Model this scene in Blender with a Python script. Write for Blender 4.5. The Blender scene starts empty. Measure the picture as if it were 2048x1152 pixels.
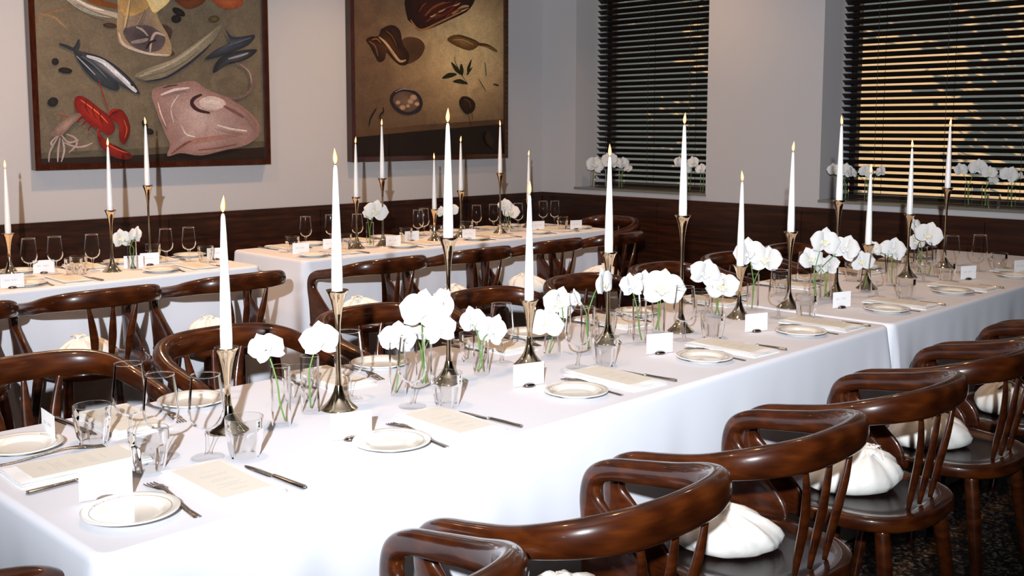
import bpy, bmesh, math, random
from mathutils import Vector, Matrix, geometry
random.seed(7)
C = bpy.context.scene.collection
S = bpy.context.scene
PI = math.pi
def rad(a): return math.radians(a)

# ---------------- camera, world, sun, flash, room lamps, exposure ----------------
CAM = Vector((0, 0, 1.46)); PIT, YAW, ROL = rad(5.96), rad(44.38), rad(.10)
FW = Vector((math.cos(YAW)*math.cos(PIT), math.sin(YAW)*math.cos(PIT), -math.sin(PIT)))
RT = Vector((math.sin(YAW), -math.cos(YAW), 0)); UP = RT.cross(FW)
RT, UP = RT*math.cos(ROL)+UP*math.sin(ROL), -RT*math.sin(ROL)+UP*math.cos(ROL)
cd = bpy.data.cameras.new('camera'); cam = bpy.data.objects.new('camera', cd); C.objects.link(cam)
cd.sensor_width = 36; cd.lens = 36*2111/2048; cd.shift_y = -(576-477)/2048; cd.clip_start = .02
cam.matrix_world = Matrix(((RT.x, UP.x, -FW.x, CAM.x), (RT.y, UP.y, -FW.y, CAM.y), (RT.z, UP.z, -FW.z, CAM.z), (0, 0, 0, 1)))
S.camera = cam
S.view_settings.view_transform = 'Standard'; S.view_settings.look = 'None'
S.view_settings.exposure = 0.14; S.view_settings.gamma = 1; S.view_settings.use_curve_mapping = False
try:
    S.cycles.transparent_max_bounces = 40; S.cycles.max_bounces = 10
    S.cycles.sample_clamp_indirect = 4; S.cycles.caustics_refractive = False; S.cycles.caustics_reflective = False
except Exception: pass
w = bpy.data.worlds.new('world'); S.world = w; w.use_nodes = True
w.node_tree.nodes['Background'].inputs[0].default_value = (.26, .40, .52, 1)
w.node_tree.nodes['Background'].inputs[1].default_value = 1.1
def lamp(name, kind, loc, energy, col, size=.05, aim=None, **k):
    d = bpy.data.lights.new(name, kind); d.energy = energy; d.color = col
    if kind == 'AREA': d.shape = 'DISK'; d.size = size
    elif kind != 'SUN': d.shadow_soft_size = size
    for a, v in k.items(): setattr(d, a, v)
    o = bpy.data.objects.new(name, d); C.objects.link(o); o.location = loc
    if aim is not None: o.rotation_euler = (Vector(aim)).to_track_quat('-Z', 'Y').to_euler()
    return o
# low evening sun that rakes the house across the street
lamp('sun', 'SUN', (10, 10, 8), 5.6, (1, .66, .32), aim=(.5, -.75, -.35), angle=.006)
# the photographer's flash on its stand, behind the camera and a little up and to the left
FL = CAM - FW*.9 - RT*.17 + UP*.42
lamp('camera_flash', 'SPOT', FL, 1540, (.885, .93, 1.0), .03, aim=FW + UP*.19, spot_size=rad(78), spot_blend=.75)
# warm recessed lamps in the ceiling
for i, (x, y, e) in enumerate([(1.2, 2.3, 5), (3.0, 2.3, 6), (4.8, 2.3, 6), (2.4, 5.1, 18), (4.4, 5.1, 17), (5.9, 4.4, 8), (1.0, 4.9, 12)]):
    lamp('ceiling_lamp', 'AREA', (x, y, 3.06), e, (1, .58, .29), .12, aim=(0, 0, -1), spread=rad(120))

# ---------------- measured layout (metres) ----------------
NV=[(1.378,2.12,1,[(1.355,2.143,0.939,0.045,25,35)]),(1.494,2.167,1,[(1.513,2.147,0.935,0.047,0,5)]),(1.76,2.147,1,[(1.77,2.159,0.9,0.048,-10,10)]),(1.877,2.177,1,[(1.874,2.182,0.96,0.059,10,0),(1.93,2.156,0.976,0.047,-55,0),(1.9,2.134,0.91,0.047,-10,25),(1.885,2.218,0.889,0.033,30,30)]),(2.079,2.159,1,[(2.073,2.188,0.905,0.043,35,0),(2.112,2.145,0.877,0.049,-40,10)]),(2.413,2.187,2,[(2.386,2.187,0.855,0.054,15,20)]),(2.655,2.349,0,[(2.651,2.37,0.867,0.058,10,0)]),(2.538,2.145,1,[(2.525,2.184,0.918,0.032,-60,-20),(2.59,2.125,0.969,0.048,60,-10)]),(2.768,2.116,1,[(2.763,2.149,0.939,0.043,30,10)]),(2.96,2.181,1,[(2.966,2.169,0.906,0.073,-5,0),(2.962,2.247,0.918,0.046,20,0)]),(3.357,2.2,1,[(3.337,2.244,0.913,0.059,15,0),(3.364,2.181,0.866,0.06,-10,20)]),(3.577,2.182,1,[(3.584,2.208,0.974,0.061,20,0),(3.628,2.159,0.949,0.061,-20,10)]),(3.995,2.14,1,[(4.023,2.119,0.993,0.06,10,0),(4.079,2.057,0.964,0.06,-15,10)]),(4.026,2.109,1,[(3.996,2.165,0.92,0.05,25,0),(4.042,2.114,0.891,0.05,-20,20)]),(4.35,2.091,2,[(4.33,2.103,0.885,0.05,5,0)]),(4.617,2.096,1,[(4.569,2.17,0.918,0.043,30,20),(4.633,2.103,0.911,0.057,-5,0)]),(5.019,2.086,1,[(5.027,2.108,0.952,0.063,-5,0)]),(5.05,2.153,3,[(5.054,2.185,0.988,0.037,60,0),(5.05,2.177,0.908,0.044,30,10)])]
BV=[(2.42,5.03,1,[(2.392,5.081,0.905,0.05,20,0),(2.445,5.031,0.925,0.043,-50,0)]),(3.92,5.033,1,[(3.961,5.023,0.96,0.069,0,0),(3.923,5.058,0.939,0.036,30,20)]),(4.497,4.986,1,[(4.531,4.979,0.937,0.048,-10,0),(4.49,5.02,0.928,0.038,10,0)]),(5.197,5.13,1,[(5.198,5.155,0.926,0.049,10,0),(5.224,5.122,0.881,0.059,-10,10)])]
SV=[(6.665,5.597,1,[(6.693,5.596,1.161,0.074,10,0)]),(6.665,5.433,1,[(6.687,5.444,1.206,0.065,0,0),(6.728,5.399,1.181,0.049,-30,0)]),(6.665,5.294,1,[(6.691,5.297,1.181,0.052,30,-10),(6.713,5.268,1.137,0.04,-40,30)]),(6.665,4.679,1,[(6.649,4.728,1.203,0.046,30,0),(6.683,4.686,1.154,0.042,10,20)]),(6.665,4.633,1,[(6.697,4.633,1.204,0.049,-20,0)]),(6.665,4.515,1,[(6.667,4.54,1.158,0.045,-30,10)]),(6.665,3.373,1,[(6.628,3.442,1.183,0.047,20,0),(6.679,3.388,1.177,0.054,-10,0)]),(6.665,3.213,1,[(6.607,3.301,1.171,0.043,50,10),(6.672,3.235,1.178,0.047,0,0),(6.742,3.164,1.178,0.04,-40,0)]),(6.665,2.555,1,[(6.651,2.603,1.207,0.044,30,0),(6.724,2.53,1.223,0.053,-10,0)]),(6.665,2.452,1,[(6.698,2.45,1.195,0.046,0,10),(6.714,2.427,1.149,0.031,0,30)]),(6.665,2.298,1,[(6.672,2.322,1.184,0.054,-10,0),(6.718,2.274,1.178,0.03,-60,0)])]
NC=[(1.267,2.172,0.2),(1.567,2.147,0.305),(1.953,2.158,0.41),(2.271,2.15,0.2),(2.694,2.19,0.305),(3.031,2.135,0.41),(3.406,2.135,0.2),(3.739,2.117,0.305),(4.142,2.123,0.41),(4.436,2.128,0.2),(4.921,2.159,0.305),(5.416,2.183,0.41)]
BC=[(1.925,5.292,0.2),(2.324,5.047,0.305),(2.613,5.228,0.41),(3.799,5.003,0.305),(3.993,5.0,0.41),(4.423,5.017,0.2),(4.69,5.058,0.305),(5.061,5.067,0.41),(5.49,5.207,0.2)]
NW=[(1.065,2.251),(1.062,2.098),(1.129,2.025),(1.643,2.205),(1.714,2.033),(2.232,2.228),(2.349,2.024),(2.846,2.219),(2.915,2.039),(3.512,2.029),(4.086,2.237),(4.252,1.994),(4.83,2.039),(5.251,2.081),(5.386,1.998)]
NT=[(1.003,2.308),(1.003,2.040),(1.191,1.977),(1.546,2.296),(1.779,1.975),(2.189,2.311),(2.432,1.988),(2.778,2.275),(3.019,1.995),(3.407,2.304),(3.605,1.966),(4.03,2.315),(4.288,1.884),(4.627,2.288),(4.921,1.971),(5.496,1.941),(5.302,2.297)]
BW=[(1.966,5.153),(2.089,5.153),(2.264,5.133),(2.664,5.148),(2.791,5.14),(3.631,5.282),(3.819,5.289),(3.968,5.22),(4.449,5.208),(4.56,5.278),(5.019,5.255),(5.153,5.224),(5.355,5.181),(5.651,5.213),(5.725,5.165)]
BT=[(2.114,5.005),(2.168,5.075),(2.686,5.335),(2.832,5.04),(3.442,5.142),(3.733,5.032),(4.237,5.076),(4.49,5.079),(4.854,5.175),(5.034,4.997),(5.58,4.959)]
ST=[(6.665,2.402)]
NPC=[(0.858,1.926),(1.426,1.908),(2.077,1.967),(2.676,1.964),(3.211,1.942),(3.878,1.962),(5.044,1.917),(5.459,1.822),(0.94,2.399)]
BPC=[(1.761,4.82),(2.055,5.212),(2.451,5.079),(2.564,5.132),(2.925,5.098),(3.393,4.985),(3.644,5.048),(4.02,4.934),(4.283,5.072),(4.62,4.907),(5.377,5.003),(5.62,4.867)]
BPF=[(1.855,4.896),(2.508,4.89),(3.387,4.795),(4.033,4.772),(4.619,4.781),(5.249,4.833),(5.672,4.764)]
BPB=[(2.024,5.398),(2.477,5.305),(2.862,5.285),(3.71,5.28),(4.158,5.237),(4.419,5.193),(5.138,5.239),(5.399,5.189)]
PA=[('q',(88,80,64),0,[(2339,1285),(2340,1318),(3051,1338),(3895,1374),(3893,1327),(3050,1298)]),('q',(38,24,16),0,[(2336,1210),(2339,1285),(3050,1298),(3894,1334),(3889,1165)]),('s',(135,105,75),4,[(2408,2040),(2437,2075),(2471,2094),(2536,2118),(2612,2130)]),('s',(150,120,85),4,[(2462,2088),(2511,2075),(2544,2047),(2577,2021)]),('s',(178,168,152),16,[(2546,2236),(2601,2191),(2685,2147),(2787,2121),(2898,2113)]),('s',(120,70,30),12,[(2674,2219),(2745,2186),(2888,2164)]),('b',(70,55,50),(60,45,38),[(3222,2053),(3196,1961),(3234,1909),(3168,1894),(3073,1954),(3142,2077)]),('b',(165,140,105),(125,108,98),[(2898,2263),(2881,2146),(2871,2030),(2901,1939),(3071,1901),(3204,1898),(3198,2006),(3130,2121),(3085,2280)]),('b',(190,150,90),(165,135,95),[(2898,2277),(2894,2161),(2929,2115),(3001,2132),(3082,2191),(3101,2296)]),('b',(92,80,82),(70,60,64),[(2907,2026),(2976,2060),(3077,2067),(3172,2008),(3143,1934),(3056,1912),(2953,1948)]),('s',(205,185,175),5,[(2882,2013),(2898,1962),(2940,1932),(3071,1901),(3194,1901)]),('s',(190,165,155),5,[(3072,1913),(3084,1985),(3114,2028),(3172,2014)]),('s',(180,160,150),4,[(2989,2055),(3029,2040),(3062,2007)]),('s',(150,135,130),7,[(2954,1962),(3017,1975),(3062,1989)]),('s',(40,25,22),4,[(3047,1929),(3074,1969),(3113,1986)]),('b',(235,205,135),(248,225,165),[(3053,2277),(3230,2293),(3205,2222),(3151,2173),(3105,2146),(3075,2191)]),('b',(105,55,30),(130,70,38),[(3245,2250),(3441,2267),(3426,2226),(3343,2189),(3283,2202)]),('b',(150,70,38),(185,98,58),[(3496,2272),(3688,2289),(3709,2243),(3621,2208),(3544,2220)]),('b',(18,14,14),(40,34,34),[(3306,2147),(3291,2139),(3267,2141),(3242,2151),(3226,2167),(3226,2181),(3240,2190),(3264,2188),(3289,2178),(3305,2162)]),('b',(18,14,14),(40,34,34),[(3281,2123),(3274,2109),(3257,2099),(3237,2097),(3220,2105),(3215,2119),(3221,2133),(3238,2143),(3259,2145),(3275,2137)]),('b',(18,14,14),(40,34,34),[(2521,1831),(2516,1819),(2506,1812),(2494,1811),(2484,1818),(2481,1829),(2485,1841),(2496,1848),(2508,1849),(2517,1842)]),('b',(18,14,14),(40,34,34),[(2595,1780),(2586,1770),(2565,1765),(2541,1767),(2522,1774),(2516,1784),(2525,1794),(2545,1799),(2570,1797),(2589,1790)]),('b',(18,14,14),(40,34,34),[(2506,1616),(2506,1600),(2494,1585),(2477,1577),(2459,1580),(2448,1591),(2449,1607),(2460,1621),(2478,1629),(2495,1627)]),('b',(18,14,14),(40,34,34),[(3035,1486),(3040,1471),(3038,1459),(3029,1454),(3017,1459),(3007,1472),(3002,1487),(3004,1499),(3013,1504),(3025,1499)]),('b',(18,14,14),(40,34,34),[(3075,1429),(3067,1420),(3051,1418),(3034,1423),(3022,1433),(3021,1445),(3030,1454),(3046,1456),(3063,1451),(3074,1441)]),('b',(70,58,35),(110,95,60),[(3541,2146),(3535,2132),(3516,2121),(3493,2118),(3473,2122),(3464,2134),(3471,2147),(3489,2158),(3513,2162),(3533,2157)]),('b',(60,40,32),(80,55,42),[(2868,2052),(2859,2043),(2837,2039),(2811,2039),(2791,2045),(2784,2054),(2794,2062),(2815,2067),(2841,2066),(2861,2060)]),('b',(42,48,58),(62,68,76),[(2603,1902),(2654,1874),(2746,1827),(2833,1761),(2870,1693),(2833,1677),(2770,1701),(2698,1748),(2643,1817)]),('b',(48,52,60),(120,122,128),[(2609,1908),(2652,1894),(2768,1868),(2874,1804),(2955,1733),(2996,1660),(2943,1674),(2862,1719),(2759,1793),(2659,1869)]),('s',(212,212,218),9,[(2680,1870),(2776,1840),(2872,1763),(2944,1698),(2974,1672)]),('s',(40,45,52),6,[(2525,1929),(2569,1917),(2609,1906),(2640,1961)]),('s',(50,55,60),5,[(2623,1901),(2642,1944)]),('s',(40,40,44),3,[(2932,1718),(2957,1707)]),('b',(130,120,100),(168,156,132),[(2969,1772),(3036,1810),(3200,1871),(3318,1947),(3440,2031),(3551,2109),(3510,2023),(3420,1940),(3316,1858),(3180,1777),(3081,1740),(2993,1752)]),('s',(42,45,60),4,[(3033,1736),(3163,1764),(3305,1846),(3420,1934),(3473,1983)]),('b',(38,44,56),(82,88,98),[(3572,2095),(3616,2042),(3681,2039),(3792,2059),(3750,1999),(3642,1949),(3541,1912),(3429,1885),(3507,1948),(3608,2007)]),('b',(36,38,44),(74,78,84),[(3482,1803),(3527,1893),(3650,1946),(3804,1967),(3758,1920),(3666,1880),(3568,1854)]),('s',(150,150,155),4,[(3594,1896),(3685,1922),(3741,1941)]),('s',(120,98,92),7,[(3647,1873),(3720,1848),(3762,1785),(3764,1731),(3722,1678),(3634,1650),(3534,1655)]),('s',(165,135,125),3,[(3676,1868),(3745,1817),(3757,1743)]),('b',(150,115,108),(205,178,172),[(3069,1650),(3090,1699),(3211,1726),(3346,1749),(3423,1708),(3492,1679),(3562,1661),(3647,1619),(3748,1556),(3810,1479),(3800,1407),(3706,1349),(3559,1319),(3382,1287),(3247,1304),(3156,1287),(3175,1354),(3139,1440),(3094,1561)]),('s',(62,36,38),8,[(3401,1667),(3346,1641),(3331,1607),(3371,1570),(3453,1553)]),('b',(215,190,182),(235,218,208),[(3386,1633),(3463,1659),(3551,1636),(3560,1598),(3478,1569),(3399,1589)]),('s',(125,85,82),6,[(3550,1598),(3621,1567),(3692,1527)]),('s',(165,120,108),9,[(3197,1311),(3316,1372),(3490,1396),(3671,1420)]),('s',(120,80,72),4,[(3180,1299),(3265,1354),(3317,1378)]),('s',(230,215,208),3,[(3252,1477),(3284,1421),(3345,1403)]),('s',(230,215,208),2,[(3242,1660),(3190,1583),(3203,1492)]),('b',(115,18,12),(172,46,28),[(2594,1611),(2615,1640),(2664,1630),(2738,1573),(2797,1528),(2830,1458),(2786,1414),(2722,1458),(2639,1515),(2600,1563)]),('b',(105,18,12),(150,36,22),[(2797,1539),(2865,1569),(2909,1517),(2922,1440),(2882,1360),(2852,1399),(2855,1475),(2814,1504)]),('b',(105,18,12),(160,42,26),[(2721,1440),(2761,1388),(2856,1343),(2932,1294),(2885,1271),(2800,1294),(2736,1353)]),('s',(150,40,22),2,[(2745,1735),(2763,1655),(2795,1557)]),('s',(150,60,40),2,[(2494,1533),(2572,1514),(2664,1480)]),('s',(60,12,8),3,[(2817,1352),(2877,1322),(2916,1286)]),('s',(120,22,14),3,[(2645,1518),(2687,1475),(2716,1452)]),('b',(120,96,86),(160,132,120),[(2450,1424),(2529,1503),(2602,1543),(2631,1526),(2571,1469),(2505,1406)]),('s',(168,148,144),3.5,[(2497,1412),(2464,1362),(2442,1317),(2435,1266)]),('s',(168,148,144),3.5,[(2505,1404),(2491,1333),(2485,1265)]),('s',(168,148,144),3.5,[(2516,1395),(2525,1332),(2505,1265)]),('s',(168,148,144),3.5,[(2524,1375),(2594,1349),(2647,1354),(2689,1371)]),('s',(168,148,144),3.5,[(2540,1423),(2591,1400),(2595,1360),(2550,1318)]),('s',(168,148,144),3.5,[(2511,1418),(2552,1375),(2610,1389)]),('s',(168,148,144),3.5,[(2489,1412),(2453,1376),(2463,1345)]),('s',(95,98,104),3,[(2645,1868),(2716,1820),(2787,1751)]),('s',(30,34,40),2,[(2674,1881),(2776,1857),(2880,1792),(2963,1707)]),('s',(235,235,238),3,[(2834,1796),(2893,1746),(2932,1712)]),('s',(170,172,176),2,[(2616,1866),(2666,1818),(2722,1763)]),('b',(20,22,26),(20,22,26),[(2969,1701),(2968,1698),(2965,1695),(2961,1695),(2958,1697),(2957,1701),(2958,1704),(2961,1707),(2965,1707),(2968,1705)]),('s',(90,94,100),3,[(3597,1978),(3669,2007),(3754,2037)]),('s',(60,66,76),3,[(3511,1829),(3568,1870),(3648,1898)]),('s',(185,172,150),3,[(3019,1783),(3133,1820),(3249,1880),(3370,1965),(3476,2051)]),('s',(112,104,88),2,[(3051,1769),(3164,1803),(3282,1863),(3386,1941)]),('s',(190,180,160),2,[(2987,1764),(3067,1788)]),('s',(232,110,70),2,[(2629,1617),(2677,1584),(2734,1539),(2783,1487)]),('s',(90,14,8),2,[(2664,1618),(2656,1578),(2678,1538)]),('s',(90,14,8),2,[(2704,1590),(2696,1550),(2718,1510)]),('s',(90,14,8),2,[(2744,1562),(2739,1521),(2759,1481)]),('s',(150,30,18),5,[(2791,1528),(2810,1557),(2847,1566)]),('s',(150,30,18),4,[(2746,1452),(2721,1434),(2732,1405)]),('s',(210,90,60),2,[(2881,1505),(2898,1452),(2883,1399)]),('s',(210,90,60),2,[(2787,1358),(2847,1328),(2898,1310)]),('s',(130,26,16),2,[(2654,1538),(2618,1513),(2600,1489)]),('s',(130,26,16),2,[(2677,1515),(2644,1492),(2628,1469)]),('s',(130,26,16),2,[(2699,1486),(2672,1463),(2662,1440)]),('s',(225,200,192),5,[(3120,1657),(3210,1690),(3310,1705)]),('s',(178,142,134),3,[(3158,1613),(3221,1523),(3267,1415)]),('s',(232,212,204),4,[(3493,1478),(3599,1452),(3708,1440)]),('s',(150,108,98),3,[(3640,1606),(3729,1537),(3776,1472)]),('s',(225,198,188),3,[(3099,1612),(3116,1543),(3146,1470)]),('s',(120,84,80),3,[(3356,1321),(3488,1332),(3633,1356)]),('s',(60,40,40),2,[(3135,1700),(3178,1713),(3234,1721)]),('s',(240,226,220),2,[(3410,1614),(3462,1628),(3518,1616)]),('s',(215,205,190),4,[(2618,2186),(2700,2148),(2787,2133)]),('s',(125,110,92),2,[(2628,2159),(2728,2122),(2846,2097)]),('s',(200,170,120),4,[(2942,2209),(2923,2120),(2905,2046)]),('s',(150,125,90),3,[(3033,2158),(2999,2097),(2976,2060)])]
PB=[('q',(30,17,9),0,[(4507,1394),(5200,1439),(6133,1495),(6134,1162),(4503,1201)]),('q',(92,66,44),0,[(4507,1394),(4507,1439),(5200,1483),(6133,1535),(6133,1495),(5200,1439)]),('b',(40,18,8),(92,36,18),[(5083,2278),(5123,2451),(5729,2506),(5718,2379),(5508,2280),(5231,2179),(5139,2224)]),('s',(185,120,70),5,[(5120,2252),(5217,2186),(5406,2258),(5707,2386)]),('s',(150,85,50),5,[(5257,2291),(5346,2364),(5458,2410)]),('s',(205,150,105),6,[(5534,2327),(5638,2388),(5707,2401)]),('s',(120,45,28),6,[(5356,2276),(5508,2347),(5586,2429)]),('s',(60,22,10),5,[(5169,2255),(5209,2367),(5190,2431)]),('b',(90,60,38),(78,50,30),[(5043,2109),(5182,2125),(5255,2070),(5205,1983),(5083,1930),(5013,1985)]),('b',(44,22,9),(88,52,26),[(4703,2081),(4748,2109),(4815,2117),(4844,2168),(4941,2203),(5015,2169),(5042,2073),(5099,2003),(5083,1930),(5012,1920),(4942,1960),(4883,2007),(4873,1956),(4817,1932),(4773,1987),(4738,2041)]),('s',(190,150,108),7,[(4820,2110),(4883,2071),(4947,2003),(5012,1948),(5069,1958)]),('s',(120,80,48),4,[(4729,2076),(4783,2044),(4809,1975)]),('b',(115,70,32),(176,128,72),[(5481,2124),(5590,2176),(5814,2129),(5706,2061)]),('s',(100,58,26),9,[(5797,2116),(5907,2107),(6013,2069)]),('b',(26,30,12),(44,50,22),[(5423,1836),(5490,1880),(5578,1876),(5516,1847)]),('b',(26,30,12),(44,50,22),[(5516,1964),(5579,1929),(5631,1870),(5558,1898)]),('b',(26,30,12),(44,50,22),[(5621,1957),(5647,1909),(5631,1862),(5605,1907)]),('b',(26,30,12),(44,50,22),[(5695,1872),(5684,1926),(5732,1997),(5716,1927)]),('b',(26,30,12),(44,50,22),[(5531,1817),(5610,1838),(5694,1803),(5599,1804)]),('b',(26,30,12),(44,50,22),[(5673,1871),(5705,1911),(5743,1936),(5705,1888)]),('s',(34,34,14),2,[(5553,2011),(5558,1966),(5620,1877),(5684,1810)]),('b',(40,32,36),(70,58,60),[(4910,1663),(4953,1729),(5067,1751),(5178,1720),(5226,1651),(5191,1584),(5079,1557),(4970,1585)]),('b',(96,74,62),(128,98,78),[(4938,1664),(4986,1716),(5076,1729),(5163,1698),(5192,1647),(5143,1594),(5065,1579),(4985,1610)]),('b',(165,128,98),(205,168,132),[(5168,1687),(5161,1674),(5144,1666),(5123,1665),(5106,1673),(5100,1686),(5107,1699),(5124,1707),(5144,1707),(5161,1700)]),('b',(165,128,98),(205,168,132),[(5133,1657),(5128,1646),(5113,1639),(5095,1638),(5081,1645),(5076,1656),(5081,1667),(5096,1674),(5114,1674),(5128,1668)]),('b',(165,128,98),(205,168,132),[(5192,1639),(5187,1630),(5175,1624),(5160,1624),(5148,1629),(5143,1639),(5148,1648),(5160,1654),(5175,1654),(5187,1649)]),('b',(165,128,98),(205,168,132),[(5056,1611),(5050,1600),(5036,1593),(5018,1593),(5004,1600),(4999,1611),(5004,1622),(5019,1629),(5036,1629),(5051,1622)]),('b',(165,128,98),(205,168,132),[(5009,1647),(5004,1638),(4992,1632),(4978,1632),(4966,1637),(4962,1646),(4966,1655),(4978,1661),(4993,1662),(5004,1656)]),('b',(165,128,98),(205,168,132),[(5099,1623),(5096,1616),(5086,1611),(5074,1611),(5064,1615),(5061,1622),(5065,1630),(5074,1635),(5086,1635),(5096,1630)]),('s',(30,20,16),4,[(4715,1475),(4730,1532),(4785,1604)]),('s',(30,20,16),4,[(4840,1612),(4849,1583),(4812,1547),(4834,1518)]),('b',(34,18,9),(60,34,18),[(5593,1669),(5630,1705),(5705,1699),(5764,1653),(5747,1595),(5672,1570),(5609,1616)]),('s',(60,38,24),2,[(5683,1578),(5704,1524),(5725,1477)]),('s',(60,38,24),2,[(5726,1587),(5736,1524)]),('s',(92,98,100),4,[(5868,1980),(5879,1926),(5884,1871)]),('s',(60,66,40),2.5,[(5802,1845),(5840,1799),(5879,1754)]),('s',(50,40,34),4,[(5962,1811),(6024,1801)]),('b',(42,28,18),(52,36,24),[(5906,1438),(5956,1386),(5962,1307),(5906,1327),(5867,1387)]),('s',(150,95,50),3,[(4747,2084),(4792,2094),(4828,2068)]),('s',(120,72,36),3,[(4875,2156),(4930,2124),(4976,2055)]),('s',(32,15,6),3,[(4912,2172),(4949,2118),(5013,2035)]),('s',(225,190,140),2,[(4838,2090),(4911,2037),(4975,1976)]),('s',(205,160,100),3,[(5533,2131),(5637,2137),(5743,2105)]),('s',(84,46,20),2,[(5590,2173),(5696,2152),(5803,2128)]),('s',(160,110,70),3,[(5835,2103),(5934,2093),(6001,2065)]),('s',(150,70,40),3,[(5306,2339),(5407,2388),(5509,2415)]),('s',(150,70,40),3,[(5346,2305),(5465,2366),(5586,2406)]),('s',(150,70,40),3,[(5256,2247),(5331,2289),(5406,2310)]),('s',(150,70,40),3,[(5457,2299),(5547,2350),(5638,2380)]),('s',(150,70,40),3,[(5189,2315),(5223,2361),(5258,2386)]),('s',(225,180,130),3,[(5381,2330),(5414,2340),(5447,2357)]),('s',(225,180,130),3,[(5534,2387),(5568,2397),(5602,2415)]),('s',(225,180,130),3,[(5296,2287),(5326,2296),(5356,2313)]),('s',(225,180,130),3,[(5612,2356),(5638,2361),(5665,2375)]),('s',(150,135,130),2,[(4953,1722),(5034,1746),(5129,1738)]),('s',(120,85,55),2,[(5635,1686),(5694,1664),(5715,1617)])]

# ---------------- helpers ----------------
def link(o, parent=None):
    C.objects.link(o)
    if parent is not None: o.parent = parent
    return o
def mesh(name, vs, fs, mat=None, parent=None, smooth=True, loc=None):
    me = bpy.data.meshes.new(name); me.from_pydata([tuple(v) for v in vs], [], fs); me.update()
    if smooth: me.polygons.foreach_set('use_smooth', [True]*len(me.polygons))
    if mat: me.materials.append(mat)
    o = bpy.data.objects.new(name, me); link(o, parent)
    if loc: o.location = loc
    return o
class MB:
    def __init__(s): s.v = []; s.f = []
    def add(s, vs, fs, M=None):
        k = len(s.v)
        s.v += [tuple(M @ Vector(v)) if M else tuple(v) for v in vs]; s.f += [tuple(i+k for i in f) for f in fs]
        return s
    def box(s, x0, x1, y0, y1, z0, z1, M=None):
        return s.add([(x, y, z) for x in (x0, x1) for y in (y0, y1) for z in (z0, z1)],
                     [(0, 1, 3, 2), (4, 6, 7, 5), (0, 4, 5, 1), (2, 3, 7, 6), (0, 2, 6, 4), (1, 5, 7, 3)], M)
    def build(s, name, mat, parent=None, smooth=False, loc=None): return mesh(name, s.v, s.f, mat, parent, smooth, loc)
def lathe(prof, n=32, fn=None):
    vs = []; fs = []; m = len(prof)
    for j, (r, z) in enumerate(prof):
        for i in range(n):
            a = 2*PI*i/n; rr = fn(r, z, a, j) if fn else r
            vs.append((rr*math.cos(a), rr*math.sin(a), z))
    for j in range(m-1):
        for i in range(n):
            k = (i+1) % n; fs.append((j*n+i, j*n+k, (j+1)*n+k, (j+1)*n+i))
    return vs, fs
def crom(P, k):
    out = []; n = len(P)
    for i in range(n-1):
        a, b, c, d = P[max(i-1, 0)], P[i], P[i+1], P[min(i+2, n-1)]
        for j in range(k):
            t = j/k
            out.append(tuple(.5*((2*q)+(-p+r)*t+(2*p-5*q+4*r-s)*t*t+(-p+3*q-3*r+s)*t**3) for p, q, r, s in zip(a, b, c, d)))
    out.append(tuple(P[-1])); return out
def sweep(P, outdir, n=14, ex=2.0, k=5, caps=True):
    """P: (x,y,z,thick,height,angle) ; outdir(angle)->Vector thickness axis"""
    Q = crom(P, k); vs = []; fs = []
    for i, q in enumerate(Q):
        a = Vector(Q[max(i-1, 0)][:3]); b = Vector(Q[min(i+1, len(Q)-1)][:3]); T = (b-a).normalized()
        o = outdir(q[5]); o = (o - T*o.dot(T)).normalized(); h = T.cross(o)
        for j in range(n):
            t = 2*PI*j/n; c, s = math.cos(t), math.sin(t)
            c = math.copysign(abs(c)**(2/ex), c); s = math.copysign(abs(s)**(2/ex), s)
            vs.append(Vector(q[:3]) + o*c*q[3]/2 + h*s*q[4]/2)
    for i in range(len(Q)-1):
        for j in range(n):
            l = (j+1) % n; fs.append((i*n+j, i*n+l, (i+1)*n+l, (i+1)*n+j))
    if caps: fs.append(tuple(range(n))[::-1]); fs.append(tuple((len(Q)-1)*n+j for j in range(n)))
    return vs, fs
def tube(P, n=8, k=4):
    """P: (x,y,z,r)"""
    Q = crom(P, k); vs = []; fs = []; ref = Vector((.3, .9, .1))
    for i, q in enumerate(Q):
        a = Vector(Q[max(i-1, 0)][:3]); b = Vector(Q[min(i+1, len(Q)-1)][:3]); T = (b-a).normalized()
        o = (ref - T*ref.dot(T)).normalized(); h = T.cross(o)
        for j in range(n):
            t = 2*PI*j/n; vs.append(Vector(q[:3]) + (o*math.cos(t)+h*math.sin(t))*q[3])
    for i in range(len(Q)-1):
        for j in range(n):
            l = (j+1) % n; fs.append((i*n+j, i*n+l, (i+1)*n+l, (i+1)*n+j))
    fs.append(tuple(range(n))[::-1]); fs.append(tuple((len(Q)-1)*n+j for j in range(n)))
    return vs, fs
def thing(name, label=None, cat=None, loc=(0, 0, 0), rz=0, group=None):
    o = bpy.data.objects.new(name, None); C.objects.link(o); o.location = loc; o.rotation_euler = (0, 0, rz)
    o.empty_display_size = .05
    return tag(o, label, cat, group)
def tag(o, label=None, cat=None, group=None):
    if label: o['label'] = label
    if cat: o['category'] = cat
    if group: o['group'] = group
    return o
def struct(o): o['kind'] = 'structure'; return o
def dup(src, loc=None, rz=None, parent=None):
    r = src.copy(); C.objects.link(r)
    if parent is not None: r.parent = parent
    if loc is not None: r.location = loc
    if rz is not None: r.rotation_euler = (r.rotation_euler.x, r.rotation_euler.y, rz)
    for ch in list(src.children): dup(ch, parent=r)
    return r
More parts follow.
